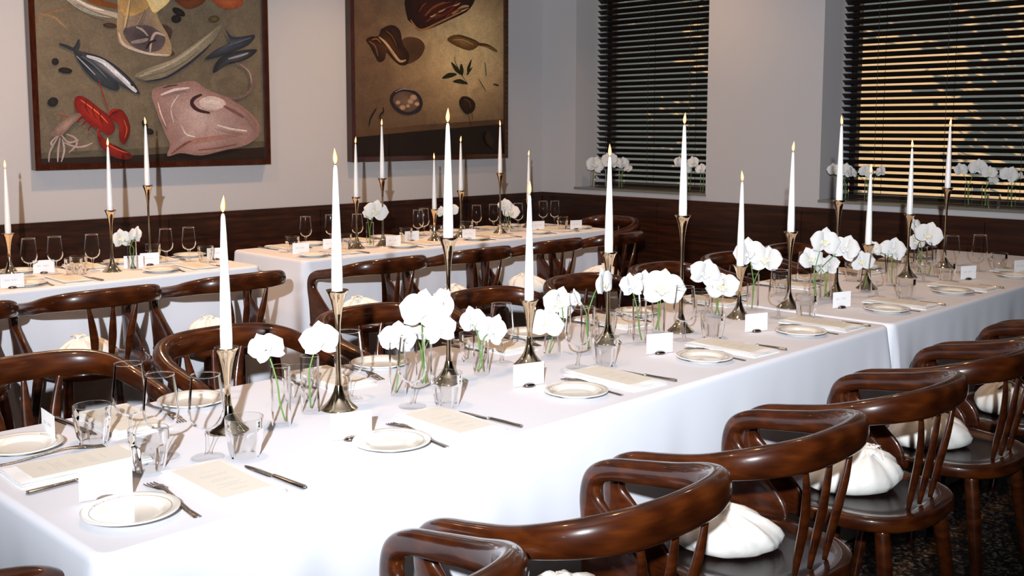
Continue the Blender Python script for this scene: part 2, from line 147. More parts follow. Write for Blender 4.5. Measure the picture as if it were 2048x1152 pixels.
class Kind:
    """first use hands out the prototype itself, later uses copy it"""
    def __init__(s, proto, cat): s.p = proto; s.used = False; s.cat = cat
    def put(s, loc, rz=0, group=None):
        if not s.used: s.used = True; o = s.p; o.location = loc; o.rotation_euler = (0, 0, rz)
        else: o = dup(s.p, loc, rz)
        o['category'] = s.cat
        if group: o['group'] = group
        return o
ORD = ['', '', 'second', 'third', 'fourth', 'fifth', 'sixth', 'seventh', 'eighth', 'ninth', 'tenth']
def sx(o):
    d = Vector(o.location) - CAM; return d.dot(RT)/d.dot(FW)
def order(objs, text):
    """label each of a row by its place among its own kind, seen from left to right"""
    objs = sorted(objs, key=sx); n = len(objs)
    for i, o in enumerate(objs):
        if n == 1: s = 'the only one'
        elif i == 0: s = 'leftmost'
        elif i == n-1: s = 'rightmost'
        elif i+1 <= (n+1)//2: s = ORD[i+1]+' from left'
        else: s = ORD[n-i]+' from right'
        o['label'] = text % s

# ---------------- materials ----------------
def nt(name):
    m = bpy.data.materials.new(name); m.use_nodes = True; t = m.node_tree
    return m, t, t.nodes['Principled BSDF']
def mat(name, col, rough=.5, metal=0., coat=0., spec=.5, emit=None, es=0, sss=0, bump=None):
    m, t, b = nt(name); I = b.inputs
    I['Base Color'].default_value = (*col, 1); I['Roughness'].default_value = rough; I['Metallic'].default_value = metal
    I['Coat Weight'].default_value = coat; I['Coat Roughness'].default_value = .08; I['Specular IOR Level'].default_value = spec
    if emit: I['Emission Color'].default_value = (*emit, 1); I['Emission Strength'].default_value = es
    if sss: I['Subsurface Weight'].default_value = sss; I['Subsurface Radius'].default_value = (.02, .012, .008)
    if bump:
        sc, st, dist = bump; tc = t.nodes.new('ShaderNodeTexCoord'); n = t.nodes.new('ShaderNodeTexNoise'); bp = t.nodes.new('ShaderNodeBump')
        n.inputs['Scale'].default_value = sc; n.inputs['Detail'].default_value = 4; bp.inputs['Strength'].default_value = st; bp.inputs['Distance'].default_value = dist
        t.links.new(tc.outputs['Object'], n.inputs['Vector']); t.links.new(n.outputs['Fac'], bp.inputs['Height']); t.links.new(bp.outputs['Normal'], I['Normal'])
    return m
def ramp(t, stops):
    r = t.nodes.new('ShaderNodeValToRGB'); e = r.color_ramp.elements
    e[0].position, e[0].color = stops[0][0], (*stops[0][1], 1); e[1].position, e[1].color = stops[-1][0], (*stops[-1][1], 1)
    for p, c in stops[1:-1]: q = e.new(p); q.color = (*c, 1)
    return r
def wood(name, dark, mid, light, scale=(1, 1, 1), rough=.3, coat=.8, s=9, croug=.09, knots=True):
    m, t, b = nt(name); L = t.links.new
    tc = t.nodes.new('ShaderNodeTexCoord'); mp = t.nodes.new('ShaderNodeMapping'); mp.inputs['Scale'].default_value = scale
    L(tc.outputs['Object'], mp.inputs['Vector'])
    n = t.nodes.new('ShaderNodeTexNoise'); n.inputs['Scale'].default_value = s; n.inputs['Detail'].default_value = 8; n.inputs['Distortion'].default_value = .6
    L(mp.outputs['Vector'], n.inputs['Vector'])
    wv = t.nodes.new('ShaderNodeTexWave'); wv.inputs['Scale'].default_value = s*.7; wv.inputs['Distortion'].default_value = 7; wv.inputs['Detail'].default_value = 3
    L(mp.outputs['Vector'], wv.inputs['Vector'])
    mx = t.nodes.new('ShaderNodeMix'); mx.inputs[0].default_value = .18 if knots else .1
    L(n.outputs['Fac'], mx.inputs[2]); L(wv.outputs['Fac'], mx.inputs[3])
    r = ramp(t, [(.25, dark), (.5, mid), (.8, light)]); L(mx.outputs[0], r.inputs['Fac']); L(r.outputs['Color'], b.inputs['Base Color'])
    b.inputs['Roughness'].default_value = rough; b.inputs['Specular IOR Level'].default_value = .3; b.inputs['Coat Weight'].default_value = coat; b.inputs['Coat Roughness'].default_value = croug
    return m
def glassmat(name, tint=(.97, .975, .975), ior=1.3, edge=.5, base=.04, power=5):
    m = bpy.data.materials.new(name); m.use_nodes = True; t = m.node_tree; t.nodes.clear(); L = t.links.new
    out = t.nodes.new('ShaderNodeOutputMaterial'); mx = t.nodes.new('ShaderNodeMixShader')
    tr = t.nodes.new('ShaderNodeBsdfTransparent'); tr.inputs[0].default_value = (*tint, 1)
    gl = t.nodes.new('ShaderNodeBsdfGlossy'); gl.inputs['Roughness'].default_value = .02; gl.inputs[0].default_value = (.95, .95, .95, 1)
    lw = t.nodes.new('ShaderNodeLayerWeight'); lw.inputs['Blend'].default_value = .5
    pw = t.nodes.new('ShaderNodeMath'); pw.operation = 'POWER'; pw.inputs[1].default_value = power
    ml = t.nodes.new('ShaderNodeMath'); ml.operation = 'MULTIPLY'; ml.inputs[1].default_value = edge
    ad = t.nodes.new('ShaderNodeMath'); ad.operation = 'MAXIMUM'; ad.inputs[1].default_value = base
    if ior:
        fr = t.nodes.new('ShaderNodeFresnel'); fr.inputs['IOR'].default_value = ior; L(fr.outputs[0], ad.inputs[1])
    L(lw.outputs['Facing'], pw.inputs[0]); L(pw.outputs[0], ml.inputs[0]); L(ml.outputs[0], ad.inputs[0])
    L(ad.outputs[0], mx.inputs[0]); L(tr.outputs[0], mx.inputs[1]); L(gl.outputs[0], mx.inputs[2]); L(mx.outputs[0], out.inputs[0])
    return m
M_cloth = mat('white_linen', (.715, .725, .775), .85, spec=.2, bump=(900, .12, .001))
M_wall = mat('wall_paint', (.455, .44, .445), .75, spec=.3, bump=(160, .12, .002))
M_ceil = mat('ceiling_paint', (.30, .28, .27), .8)
M_chair = wood('chair_wood', (.020, .0038, .0009), (.045, .0092, .0017), (.100, .023, .0038), (1.0, 3, 9), .30, .75, 4, .07)
M_seat = wood('seat_wood', (.008, .004, .004), (.014, .007, .006), (.026, .011, .007), (1, 4, 4), .38, .5, 6, .14)
M_panel = wood('panel_wood', (.007, .0022, .0010), (.022, .0058, .0022), (.060, .015, .005), (.5, .5, 9), .36, .35, 5, .25, False)
M_frame = wood('frame_wood', (.018, .004, .002), (.036, .008, .0035), (.055, .012, .005), (2, 2, 2), .25, .8, 8)
M_blind = wood('blind_wood', (.004, .002, .0015), (.009, .004, .003), (.02, .008, .005), (6, .6, 6), .45, .12, 8, .3, False)
M_glass = glassmat('clear_glass', (.985, .985, .985), 1.16, .34); M_thick = glassmat('moulded_glass', (.965, .97, .97), 1.30, .95, .04, 3.2); M_flute = glassmat('fluted_glass', (.955, .96, .96), 1.42, 1.0, .06, 2.3); M_foot = glassmat('glass_foot', (.98, .98, .98), 0, .25, .05)
M_water = glassmat('water', (.98, .985, .985), 0, .3, .03)
M_pane = glassmat('window_glass', (.93, .95, .95), 0, .3, .04)
M_wax = mat('candle_wax', (.86, .85, .83), .4, sss=.3)
M_flame, t, b = nt('flame'); lw = t.nodes.new('ShaderNodeLayerWeight'); lw.inputs[0].default_value = .5
rp = ramp(t, [(0, (1, .78, .38)), (.35, (1, .52, .13)), (.7, (1, .24, .02))]); t.links.new(lw.outputs['Facing'], rp.inputs['Fac'])
t.links.new(rp.outputs['Color'], b.inputs['Emission Color']); b.inputs['Emission Strength'].default_value = 2.6; b.inputs['Base Color'].default_value = (0, 0, 0, 1)
M_flame2 = M_flame
M_wick = mat('wick', (.03, .02, .015), .8)
M_metal = mat('polished_nickel', (.86, .70, .50), .08, 1)
M_steel = mat('cutlery_steel', (.50, .45, .41), .22, 1)
M_dark = mat('dark_steel', (.22, .17, .14), .15, 1)
M_plate = mat('cream_china', (.78, .74, .66), .18, coat=.6)
M_band = mat('brown_glaze', (.16, .055, .03), .3)
M_napkin = mat('napkin_linen', (.84, .83, .82), .9, spec=.15, bump=(700, .3, .0012))
M_menu = mat('menu_paper', (.70, .66, .58), .8, spec=.2)
M_ink = mat('grey_ink', (.36, .34, .32), .8)
M_card = mat('card_paper', (.84, .83, .83), .75, spec=.2)
M_petal = mat('orchid_petal', (.63, .63, .62), .6, sss=.1, spec=.2)
M_lip = mat('orchid_lip', (.68, .66, .50), .5)
M_stem = mat('orchid_stem', (.10, .22, .035), .45)
M_bag = mat('cream_silk', (.88, .86, .80), .5, spec=.35, bump=(22, .25, .012))
M_stone = mat('sill_stone', (.16, .15, .12), .25, coat=.3)
M_black = mat('black_paint', (.008, .007, .006), .5)
M_cord = mat('blind_cord', (.02, .015, .01), .8)

# ---------------- room shell ----------------
WX, WY, CZ = 6.60, 6.10, 3.10
def sbox(name, mt, *b): return struct(MB().box(*b).build(name, mt))
m, t, b = nt('floor_terrazzo'); L = t.links.new
tc = t.nodes.new('ShaderNodeTexCoord'); vo = t.nodes.new('ShaderNodeTexVoronoi'); vo.inputs['Scale'].default_value = 95
r = ramp(t, [(0, (.004, .003, .003)), (.45, (.010, .007, .005)), (.62, (.045, .018, .008)), (.8, (.10, .07, .045)), (1, (.20, .18, .15))])
sp = t.nodes.new('ShaderNodeSeparateColor'); L(tc.outputs['Object'], vo.inputs['Vector']); L(vo.outputs['Color'], sp.inputs[0]); L(sp.outputs[0], r.inputs['Fac']); L(r.outputs['Color'], b.inputs['Base Color'])
b.inputs['Roughness'].default_value = .45
sbox('floor', m, -2.6, 7.2, -2.6, 6.3, -.1, 0)
sbox('ceiling', M_ceil, -2.6, 7.2, -2.6, 6.3, CZ, CZ+.12)
sbox('wall_back', M_wall, -2.6, 7.2, WY, WY+.2, 0, CZ)
sbox('wall_left', M_panel, -2.6, -2.5, -2.5, WY, 0, CZ)
sbox('wall_front', M_panel, -2.6, 7.2, -2.6, -2.5, 0, CZ)
W1, W2, ZS, ZT = (4.45, 5.73), (1.55, 3.53), .962, 2.85
mb = MB()
mb.box(WX, 7.15, -2.5, WY, 0, ZS).box(WX, 7.15, -2.5, WY, ZT, CZ)
for a, c in ((-2.5, W2[0]), (W2[1], W1[0]), (W1[1], WY)): mb.box(WX, 7.15, a, c, ZS, ZT)
struct(mb.build('wall_right', M_wall))
# wooden wainscot with a shallow cap and panel joints
def panel(name, along, a0, a1, face):
    mb = MB(); n = max(1, round((a1-a0)/1.15)); wd = (a1-a0)/n
    for i in range(n):
        u0, u1 = a0+i*wd+.002, a0+(i+1)*wd-.002
        if along == 'x': mb.box(u0, u1, face-.028, face, 0, .895)
        else: mb.box(face-.028, face, u0, u1, 0, .895)
    if along == 'x': mb.box(a0, a1, face-.036, face, .895, .925).box(a0, a1, face-.012, face, 0, .895)
    else: mb.box(face-.036, face, a0, a1, .895, .925).box(face-.012, face, a0, a1, 0, .895)
    struct(mb.build(name, M_panel))
panel('trim_1', 'x', -2.5, WX-.036, WY); panel('trim_2', 'y', -2.5, WY, WX)
def window(i, y0, y1):
    r = struct(bpy.data.objects.new('window_%d' % i, None)); C.objects.link(r)
    mb = MB()
    for a, c, z0, z1 in ((y0, y0+.045, ZS, ZT), (y1-.045, y1, ZS, ZT), (y0, y1, ZS, ZS+.05), (y0, y1, ZT-.05, ZT)): mb.box(7.01, 7.07, a, c, z0, z1)
    mb.build('window_frame', M_black, r)
    MB().box(7.035, 7.041, y0+.04, y1-.04, ZS+.04, ZT-.04).build('pane', M_pane, r)
    MB().box(WX-.012, 7.01, y0-.004, y1+.004, ZS, ZS+.018).build('window_sill', M_stone, r)
window(1, *W1); window(2, *W2)
def blind(y0, y1, cords, label):
    r = thing('venetian_blind', label, 'blind', (6.875, (y0+y1)/2, ZS+.018)); hw = (y1-y0)/2-.012
    mb = MB(); z = .075; T = rad(33)
    while z < ZT-ZS-.10:
        top = []; bot = []
        for k in range(5):
            u = (k/4-.5)*.05; q = .0022*(1-(2*k/4-1)**2)
            top.append((u*math.cos(T)+q*math.sin(T), z-u*math.sin(T)+q*math.cos(T)))
        P = top + [(a, c-.0026) for a, c in reversed(top)]
        vs = [(a, s*hw, c) for s in (-1, 1) for a, c in P]; n = len(P)
        mb.add(vs, [(i, (i+1) % n, n+(i+1) % n, n+i) for i in range(n)]+[tuple(range(n))[::-1], tuple(range(n, 2*n))])
        z += .0453
    mb.build('slats', M_blind, r)
    MB().box(-.026, .026, -hw, hw, 0.008, .032).build('bottom_rail', M_blind, r)
    MB().box(-.03, .03, -hw, hw, z-.0, z+.05).build('head_rail', M_blind, r)
    for cy in cords:
        for dx in (-.025, .025):
            MB().box(dx-.0008, dx+.0008, cy-.0014-dx*.6, cy+.0014-dx*.6, .02, z).build('ladder_cord', M_cord, r)
c1 = (W1[0]+W1[1])/2; c2 = (W2[0]+W2[1])/2
blind(*W1, [5.60-c1, 5.17-c1, 4.77-c1], 'dark wooden venetian blind in the narrow window beside the corner')
blind(*W2, [3.25-c2, 2.78-c2, 2.30-c2, 1.85-c2], 'dark wooden venetian blind in the wide window at the right, gold light behind')

# ---------------- the street outside ----------------
m = mat('facade_render', (.82, .66, .46), .9, bump=(6, .2, .02))
tag(MB().box(14, 14.5, -6, 24, -.5, 9).build('facade', m), 'sunlit ochre house wall seen through the blinds', 'building')
m2 = mat('street_asphalt', (.05, .05, .055), .9)
struct(MB().box(7.2, 14, -8, 26, -.6, -.5).build('ground', m2))
M_leaf = mat('leaf', (.03, .06, .015), .6); M_bark = mat('bark', (.05, .035, .025), .9)
def tree(x, y, h, crown, n, label, oy=0):
    r = thing('street_tree', label, 'tree', (x, y, -.5)); random.seed(int(x*10+y*100))
    vs, fs = tube([(0, 0, 0, .09), (.05, .02, h*.4, .07), (0, -.05+oy*.2, h*.75, .05), (.05, oy*.8, h, .02)], 8); mesh('trunk', vs, fs, M_bark, r)
    mb = MB(); rx, ry, rz, cz = crown
    cl = [(random.gauss(0, .55)*rx, oy+random.gauss(0, .55)*ry, cz+random.uniform(-1, 1)*rz) for _ in range(n//16)]
    for c in cl:
        for _ in range(16):
            p = Vector(c)+Vector([random.gauss(0, .13) for _ in range(3)]); s = random.uniform(.08, .14)
            R = Matrix.Translation(p) @ Matrix.Rotation(random.uniform(0, 6.3), 4, 'Z') @ Matrix.Rotation(random.uniform(-1.2, 1.2), 4, 'X')
            mb.add([(-s, 0, 0), (-s*.3, s*.5, .01), (s, 0, 0), (-s*.3, -s*.5, .01)], [(0, 1, 2, 3)], R)
    mb.build('foliage', M_leaf, r)
tree(12.0, 13.8, 4.6, (.5, 2.1, 1.9, 3.85), 5200, 'leafy street tree shading the house wall by the narrow window')
tree(12.0, 7.2, 4.9, (.3, .75, .40, 5.15), 900, 'street tree with a leaning high crown shading the house wall by the wide window', 2.2)
tree(12.3, 6.9, 3.9, (.25, .5, .9, 3.45), 420, 'slender sparse sapling in front of the house wall', .6)

# ---------------- paintings ----------------
def lin(c): return [(v/255)**2.2 for v in c]
m_cv, t, b = nt('oil_paint'); L = t.links.new
at = t.nodes.new('ShaderNodeAttribute'); at.attribute_name = 'Col'
tc = t.nodes.new('ShaderNodeTexCoord'); n1 = t.nodes.new('ShaderNodeTexNoise'); n1.inputs['Scale'].default_value = 5; n1.inputs['Detail'].default_value = 9; n1.inputs['Distortion'].default_value = 1.2
L(tc.outputs['Object'], n1.inputs['Vector']); mr = t.nodes.new('ShaderNodeMapRange'); mr.inputs[1].default_value = .3; mr.inputs[2].default_value = .7; mr.inputs[3].default_value = .58; mr.inputs[4].default_value = .88
L(n1.outputs['Fac'], mr.inputs[0]); vm = t.nodes.new('ShaderNodeVectorMath'); vm.operation = 'SCALE'; L(at.outputs['Color'], vm.inputs[0]); L(mr.outputs[0], vm.inputs['Scale']); L(vm.outputs[0], b.inputs['Base Color'])
bp = t.nodes.new('ShaderNodeBump'); bp.inputs['Strength'].default_value = .12; bp.inputs['Distance'].default_value = .004; L(n1.outputs['Fac'], bp.inputs['Height']); L(bp.outputs['Normal'], b.inputs['Normal'])
n2 = t.nodes.new('ShaderNodeTexNoise'); n2.inputs['Scale'].default_value = 42; n2.inputs['Detail'].default_value = 6; n2.inputs['Distortion'].default_value = 2.5
L(tc.outputs['Object'], n2.inputs['Vector']); m3 = t.nodes.new('ShaderNodeMapRange'); m3.inputs[1].default_value = .3; m3.inputs[2].default_value = .7; m3.inputs[3].default_value = .80; m3.inputs[4].default_value = 1.22
L(n2.outputs['Fac'], m3.inputs[0]); v2 = t.nodes.new('ShaderNodeVectorMath'); v2.operation = 'SCALE'; L(vm.outputs[0], v2.inputs[0]); L(m3.outputs[0], v2.inputs['Scale']); L(v2.outputs[0], b.inputs['Base Color'])
b.inputs['Roughness'].default_value = .5
def painting(x0, x1, z0, z1, items, bg, label):
    cx = (x0+x1)/2; YC = 6.058
    r = thing('framed_painting', label, 'painting', (cx, WY, z0))
    fw, mb = .033, MB()
    for a, c, p, q in ((x0, x0+fw, z0, z1), (x1-fw, x1, z0, z1), (x0+fw, x1-fw, z0, z0+fw), (x0+fw, x1-fw, z1-fw, z1)):
        mb.box(a-cx, c-cx, -.062, -.004, p-z0, q-z0); 
    mb.build('picture_frame', M_frame, r)
    MB().box(x0+.01-cx, x1-.01-cx, -.040, -.004, .01, z1-z0-.01).build('backing', M_black, r)
    vs = []; fs = []; cols = []
    xa, xb, za, zb = x0+fw, x1-fw, z0+fw, z1-fw
    NX, NZ = 30, 30
    for j in range(NZ+1):
        for i in range(NX+1):
            x = xa+(xb-xa)*i/NX; z = za+(zb-za)*j/NZ; vs.append((x-cx, -.0415, z-z0)); cols.append(lin(bg(x, z)))
    for j in range(NZ):
        for i in range(NX): k = j*(NX+1)+i; fs.append((k, k+1, k+NX+2, k+NX+1))
    lay = [0]
    def clampp(p): return (min(max(p[0], xa), xb), min(max(p[1], za), zb))
    def poly(P, col):
        lay[0] += 1; P = [clampp(p) for p in P]; k = len(vs); y = -.0415-lay[0]*.00003
        tri = geometry.tessellate_polygon([[Vector((p[0], p[1], 0)) for p in P]])
        for p in P: vs.append((p[0]-cx, y, p[1]-z0)); cols.append(lin(col))
        for a in tri:
            A, B_, D = [P[i] for i in a]
            if abs((B_[0]-A[0])*(D[1]-A[1])-(B_[1]-A[1])*(D[0]-A[0])) > 1e-9: fs.append(tuple(i+k for i in a))
    for it in items:
        if it[0] == 'q': poly([(a/1000, c/1000) for a, c in it[3]], it[1])
        elif it[0] == 'b':
            P = [(a/1000, c/1000) for a, c in it[3]]; n = len(P)
            Q = crom([P[-1]]+P+[P[0], P[1]], 4)[4:-4]
            gx = sum(p[0] for p in P)/n; gz = sum(p[1] for p in P)/n
            for s in range(14):
                f = 1-s*.07; g = s/13
                poly([(gx+(p[0]-gx)*f, gz+(p[1]-gz)*f) for p in Q[:-1]], [u+(v-u)*g for u, v in zip(it[1], it[2])])
        else:
            P = crom([(a/1000, c/1000) for a, c in it[3]], 4); w_ = it[2]*.0033/2; n = len(P)
            Lf = []; Rt = []
            for i, p in enumerate(P):
                a = P[max(i-1, 0)]; c = P[min(i+1, n-1)]; dx, dz = c[0]-a[0], c[1]-a[1]; l = math.hypot(dx, dz) or 1
                ww = w_*(.35+.65*math.sin(PI*min(1, max(0, (i+.8)/(n+.6)))))
                Lf.append((p[0]-dz/l*ww, p[1]+dx/l*ww)); Rt.append((p[0]+dz/l*ww, p[1]-dx/l*ww))
            for i in range(n-1): poly([Lf[i], Lf[i+1], Rt[i+1], Rt[i]], it[1])
    o = mesh('canvas', vs, fs, m_cv, r, False)
    ca = o.data.color_attributes.new('Col', 'FLOAT_COLOR', 'POINT')
    ca.data.foreach_set('color', [v for c in cols for v in (*c, 1)])
    return r
def bg1(x, z):
    n = .5+.5*math.sin(x*3.1+z*2.2)*math.sin(z*4+x); return (108+n*12, 97+n*10, 80+n*8)
def bg2(x, z):
    d = math.hypot((x-5.70)/.60, (z-2.08)/.48); f = math.exp(-d*d*.9); s = max(0, min(1, (z-1.2)/1.3))
    return tuple(a*(1-f)+c*f for a, c in zip((88+s*12, 67+s*8, 50+s*6), (255, 210, 145)))
painting(2.36, 3.886, 1.222, 2.78, PA, bg1, 'large framed still life of mackerel, red lobster and a pale ray on the back wall')
painting(4.555, 6.122, 1.222, 2.78, PB, bg2, 'large framed brown still life of meat, a cleaver and bay leaves on the back wall')

# ---------------- tablecloths ----------------
def cloth(x0, x1, y0, y1, zt, seed, label, lift=.018, yb0=0, yb1=0):
    rc = .035; per = []
    def seg(ax, ay, bx, by, n): 
        for i in range(n): per.append((ax+(bx-ax)*i/n, ay+(by-ay)*i/n))
    def arc(cx, cy, a0):
        for i in range(6): a = a0+PI/2*i/6; per.append((cx+rc*math.cos(a), cy+rc*math.sin(a)))
    nl, ns = int((x1-x0)*55), int((y1-y0)*55)
    seg(x0+rc, y0, x1-rc, y0, nl); arc(x1-rc, y0+rc, -PI/2); seg(x1, y0+rc, x1, y1-rc, ns); arc(x1-rc, y1-rc, 0)
    seg(x1-rc, y1, x0+rc, y1, nl); arc(x0+rc, y1-rc, PI/2); seg(x0, y1-rc, x0, y0+rc, ns); arc(x0+rc, y0+rc, PI)
    n = len(per); cx, cy = (x0+x1)/2, (y0+y1)/2; rnd = random.Random(seed)
    ph = [rnd.uniform(0, 6.28) for _ in range(8)]
    nor = []; s = [0]
    for i in range(n):
        a, c = per[i-1], per[(i+1) % n]; l = math.hypot(c[0]-a[0], c[1]-a[1]); nor.append(((c[1]-a[1])/l, -(c[0]-a[0])/l))
        s.append(s[-1]+math.hypot(per[(i+1) % n][0]-per[i][0], per[(i+1) % n][1]-per[i][1]))
    lv = [(0, 0), (.35, .0012), (.7, .0045), (.95, .010), (1, .018)]; R_ = .014
    vs = []; fs = []
    Z = [(-R_*(1-a), -d) for a, d in lv] + [(0, -q) for q in (.05, .1, .16, .23, .3, .37, .44, .52, .6, .67, zt-lift)]
    for (off, dz) in Z:
        for i in range(n):
            d = -dz; u = s[i]
            f = (math.sin(u*9+ph[0]+math.sin(u*2.3+ph[1])*2)*.5+math.sin(u*21+ph[2]+math.sin(u*5+ph[3])*1.6)*.32+math.sin(u*47+ph[4])*.10)
            loc_ = .35+.65*max(0, math.sin(u*1.7+ph[5]+math.sin(u*.9)))
            cor = max(0, 1-min(math.hypot(per[i][0]-qx, per[i][1]-qy) for qx in (x0, x1) for qy in (y0, y1))/.18)
            amp = (.030*loc_+.03*cor)*min(1, max(0, (d-.03)/.45))**.9
            o = off + amp*(f+.55) + .035*cor*min(1, d/.5)
            vs.append((per[i][0]+nor[i][0]*o-cx, per[i][1]+nor[i][1]*o-cy, zt+dz))
    for j in range(len(Z)-1):
        for i in range(n): k = (i+1) % n; fs.append((j*n+i, (j+1)*n+i, (j+1)*n+k, j*n+k))
    fs.append(tuple(range(n)))
    o = mesh('tablecloth', vs, fs, M_cloth); o.location = (cx, cy, 0)
    o.data.polygons[len(fs)-1].use_smooth = False
    return tag(o, label, 'tablecloth')
T = .75
cloth(.722, 3.672, 1.665, 2.56, T, 3, 'white tablecloth over the near half of the long front table')
cloth(3.682, 6.22, 1.662, 2.563, T+.0012, 5, 'white tablecloth over the far half of the long front table, past the seam')
cloth(.45, 2.98, 4.74, 5.44, T, 8, 'white tablecloth on the back table below the seafood painting')
cloth(3.24, 5.84, 4.735, 5.46, T, 11, 'white tablecloth on the back table below the brown meat painting')

# ---------------- chairs ----------------
def make_chair():
    r = thing('dining_chair')
    H = [(0, -.232, .757, .052, .080, -90), (.11, -.222, .756, .054, .079, -74), (.185, -.190, .752, .055, .074, -50), (.234, -.13, .740, .054, .066, -20),
         (.254, -.04, .719, .050, .058, -4), (.257, .06, .703, .046, .053, 2), (.256, .14, .690, .044, .050, 2), (.254, .185, .665, .042, .050, 0),
         (.252, .196, .615, .032, .062, 0), (.250, .172, .555, .024, .112, 0), (.248, .145, .495, .020, .168, 0), (.247, .125, .450, .020, .208, 0), (.247, .120, .422, .020, .214, 0)]
    Hm = [(-x, y, z, a, b_, 180-ang) for x, y, z, a, b_, ang in H[:0:-1]]
    Hm = [q[:5]+(q[5]-360,) if q[5] > 0 else q for q in Hm]
    Hm = [q[:5]+(-180-h[5],) for q, h in zip(Hm, H[:0:-1])]
    vs, fs = sweep(Hm+H, lambda a: Vector((math.cos(rad(a)), math.sin(rad(a)), 0)), 18, 2.5, 6)
    mesh('arm_rail', vs, fs, M_chair, r)
    for k in (-1, 0, 1):
        P = [(k*.070, -.178, .452, .012, .012, 0), (k*.072, -.188, .51, .018, .026, 0), (k*.078, -.203, .585, .018, .036, 0), (k*.092, -.214, .66, .015, .028, 0), (k*.106, -.222+abs(k)*.005, .728, .011, .014, 0)]
        vs, fs = sweep(P, lambda a: Vector((0, 1, 0)), 10, 2, 4); mesh('spindle', vs, fs, M_chair, r)
    # saddle seat
    n = 56; vs = []; fs = []
    def rim(a, f):
        c, s = math.cos(a), math.sin(a); e = 2/2.7
        x = math.copysign(abs(c)**e, c)*(.232 if s < 0 else .245); y = math.copysign(abs(s)**e, s)*.232-.008
        return x*f, y*f
    rows = [(.02, .444), (.3, .4445), (.60, .4455), (.76, .4485), (.80, .4545), (.95, .4560), (.985, .454), (1, .448), (1, .425), (.985, .419), (.9, .419), (.02, .419)]
    for f, z in rows:
        for i in range(n): x, y = rim(2*PI*i/n, f); vs.append((x, y, z))
    for j in range(len(rows)-1):
        for i in range(n): k = (i+1) % n; fs.append((j*n+i, (j+1)*n+i, (j+1)*n+k, j*n+k))
    fs.append(tuple(range(n))); fs.append(tuple((len(rows)-1)*n+i for i in range(n))[::-1])
    o = mesh('seat', vs, fs, M_seat, r); o.data.materials.append(M_chair)
    for q in o.data.polygons: q.material_index = 1 if 3*n <= q.index < 10*n else 0
    for sx_ in (-1, 1):
        for sy, ty, by in ((1, .145, .185), (-1, -.155, -.215)):
            vs, fs = tube([(sx_*.172, ty, .424, .019), (sx_*.180, ty+(by-ty)*.2, .34, .0215), (sx_*.198, ty+(by-ty)*.6, .16, .018), (sx_*.214, by, 0, .0135)], 12); mesh('leg', vs, fs, M_chair, r)
    return r
K = Kind(make_chair(), 'chair')
rowA = [K.put((x, 1.325, 0), 0, 'chairs along the near side of the long table') for x in (.975, 1.565, 2.155, 2.75, 3.345, 3.94, 4.535, 5.13)]
order(rowA, 'dark wooden armchair, near side of the long table, %s')
rowB = [K.put((x, 2.93, 0), PI, 'chairs along the far side of the long table') for x in (1.17, 1.79, 2.40, 3.01, 3.61, 4.21, 4.82, 5.43)]
order(rowB, 'dark wooden armchair facing us across the long table, %s')
rowC = [K.put((x, 4.46, 0), 0, 'chairs along the left back table') for x in (1.34, 1.95, 2.59)]
order(rowC, 'dark wooden armchair at the left back table, %s')
rowD = [K.put((x, 4.44, 0), 0, 'chairs along the right back table') for x in (3.47, 4.12, 4.75, 5.37)]
order(rowD, 'dark wooden armchair at the right back table, %s')
K.put((.525, 2.055, 0), -PI/2)['label'] = 'dark wooden armchair at the left head of the long table, only its rail showing'
K.put((6.12, 5.06, 0), PI/2)['label'] = 'dark wooden armchair at the head of the back table, against the window wall'

# ---------------- wrapped bundles on the seats ----------------
def make_bag(seed):
    rn = random.Random(seed); r = thing('wrapped_gift')
    n = 84; vs = []; fs = []; ax, ay = -.045+rn.uniform(-.02, .02), rn.uniform(-.02, .02)
    prof = [(.010, .118), (.016, .108), (.036, .100), (.064, .088), (.090, .070), (.108, .049), (.114, .030), (.107, .012), (.088, .001), (.02, 0)]
    K_ = [(rn.randint(7, 11), rn.uniform(0, 6)), (rn.randint(14, 19), rn.uniform(0, 6)), (3, rn.uniform(0, 6))]
    for j, (rr, z) in enumerate(prof):
        t_ = j/(len(prof)-1); fade = max(0, 1-t_*1.05)
        for i in range(n):
            a = 2*PI*i/n; tw = a+.5*(1-t_)
            q = 1+fade*(.10*math.sin(K_[0][0]*tw+K_[0][1])+.05*math.sin(K_[1][0]*tw+K_[1][1]))+.07*math.sin(K_[2][0]*a+K_[2][1])*t_
            zz = z+fade*.007*math.sin(K_[0][0]*tw+K_[0][1]+1)*min(1, rr*30)
            vs.append((rr*q*math.cos(a)*1.22+ax*(1-t_), rr*q*math.sin(a)*.86+ay*(1-t_), max(0, zz)))
    m_ = len(prof)
    for j in range(m_-1):
        for i in range(n): k = (i+1) % n; fs.append((j*n+i, (j+1)*n+i, (j+1)*n+k, j*n+k))
    fs.append(tuple(range(n))); fs.append(tuple((m_-1)*n+i for i in range(n))[::-1])
    mesh('bundle', vs, fs, M_bag, r)
    mb = MB()
    for q in range(7):
        a0 = q*2*PI/7+rn.uniform(-.3, .3); ln = rn.uniform(.028, .05); wd = rn.uniform(.016, .026); up_ = rn.uniform(.2, .8)
        P = []
        for u in range(6):
            for v in range(5):
                t_ = u/5; s = (v/4-.5)*2; ww = wd*math.sin(PI*(.15+.75*t_))
                x = .006+ln*t_*math.cos(up_); z = .112+ln*math.sin(up_)*t_-.03*t_*t_+.004*math.sin(s*4+q)*t_; y = s*ww*.8
                P.append((x*math.cos(a0)-y*math.sin(a0)+ax, x*math.sin(a0)+y*math.cos(a0)+ay, z))
        mb.add(P, [(u*5+v, u*5+v+1, (u+1)*5+v+1, (u+1)*5+v) for u in range(5) for v in range(4)])
    mb.build('knot', M_bag, r, True)
    return r
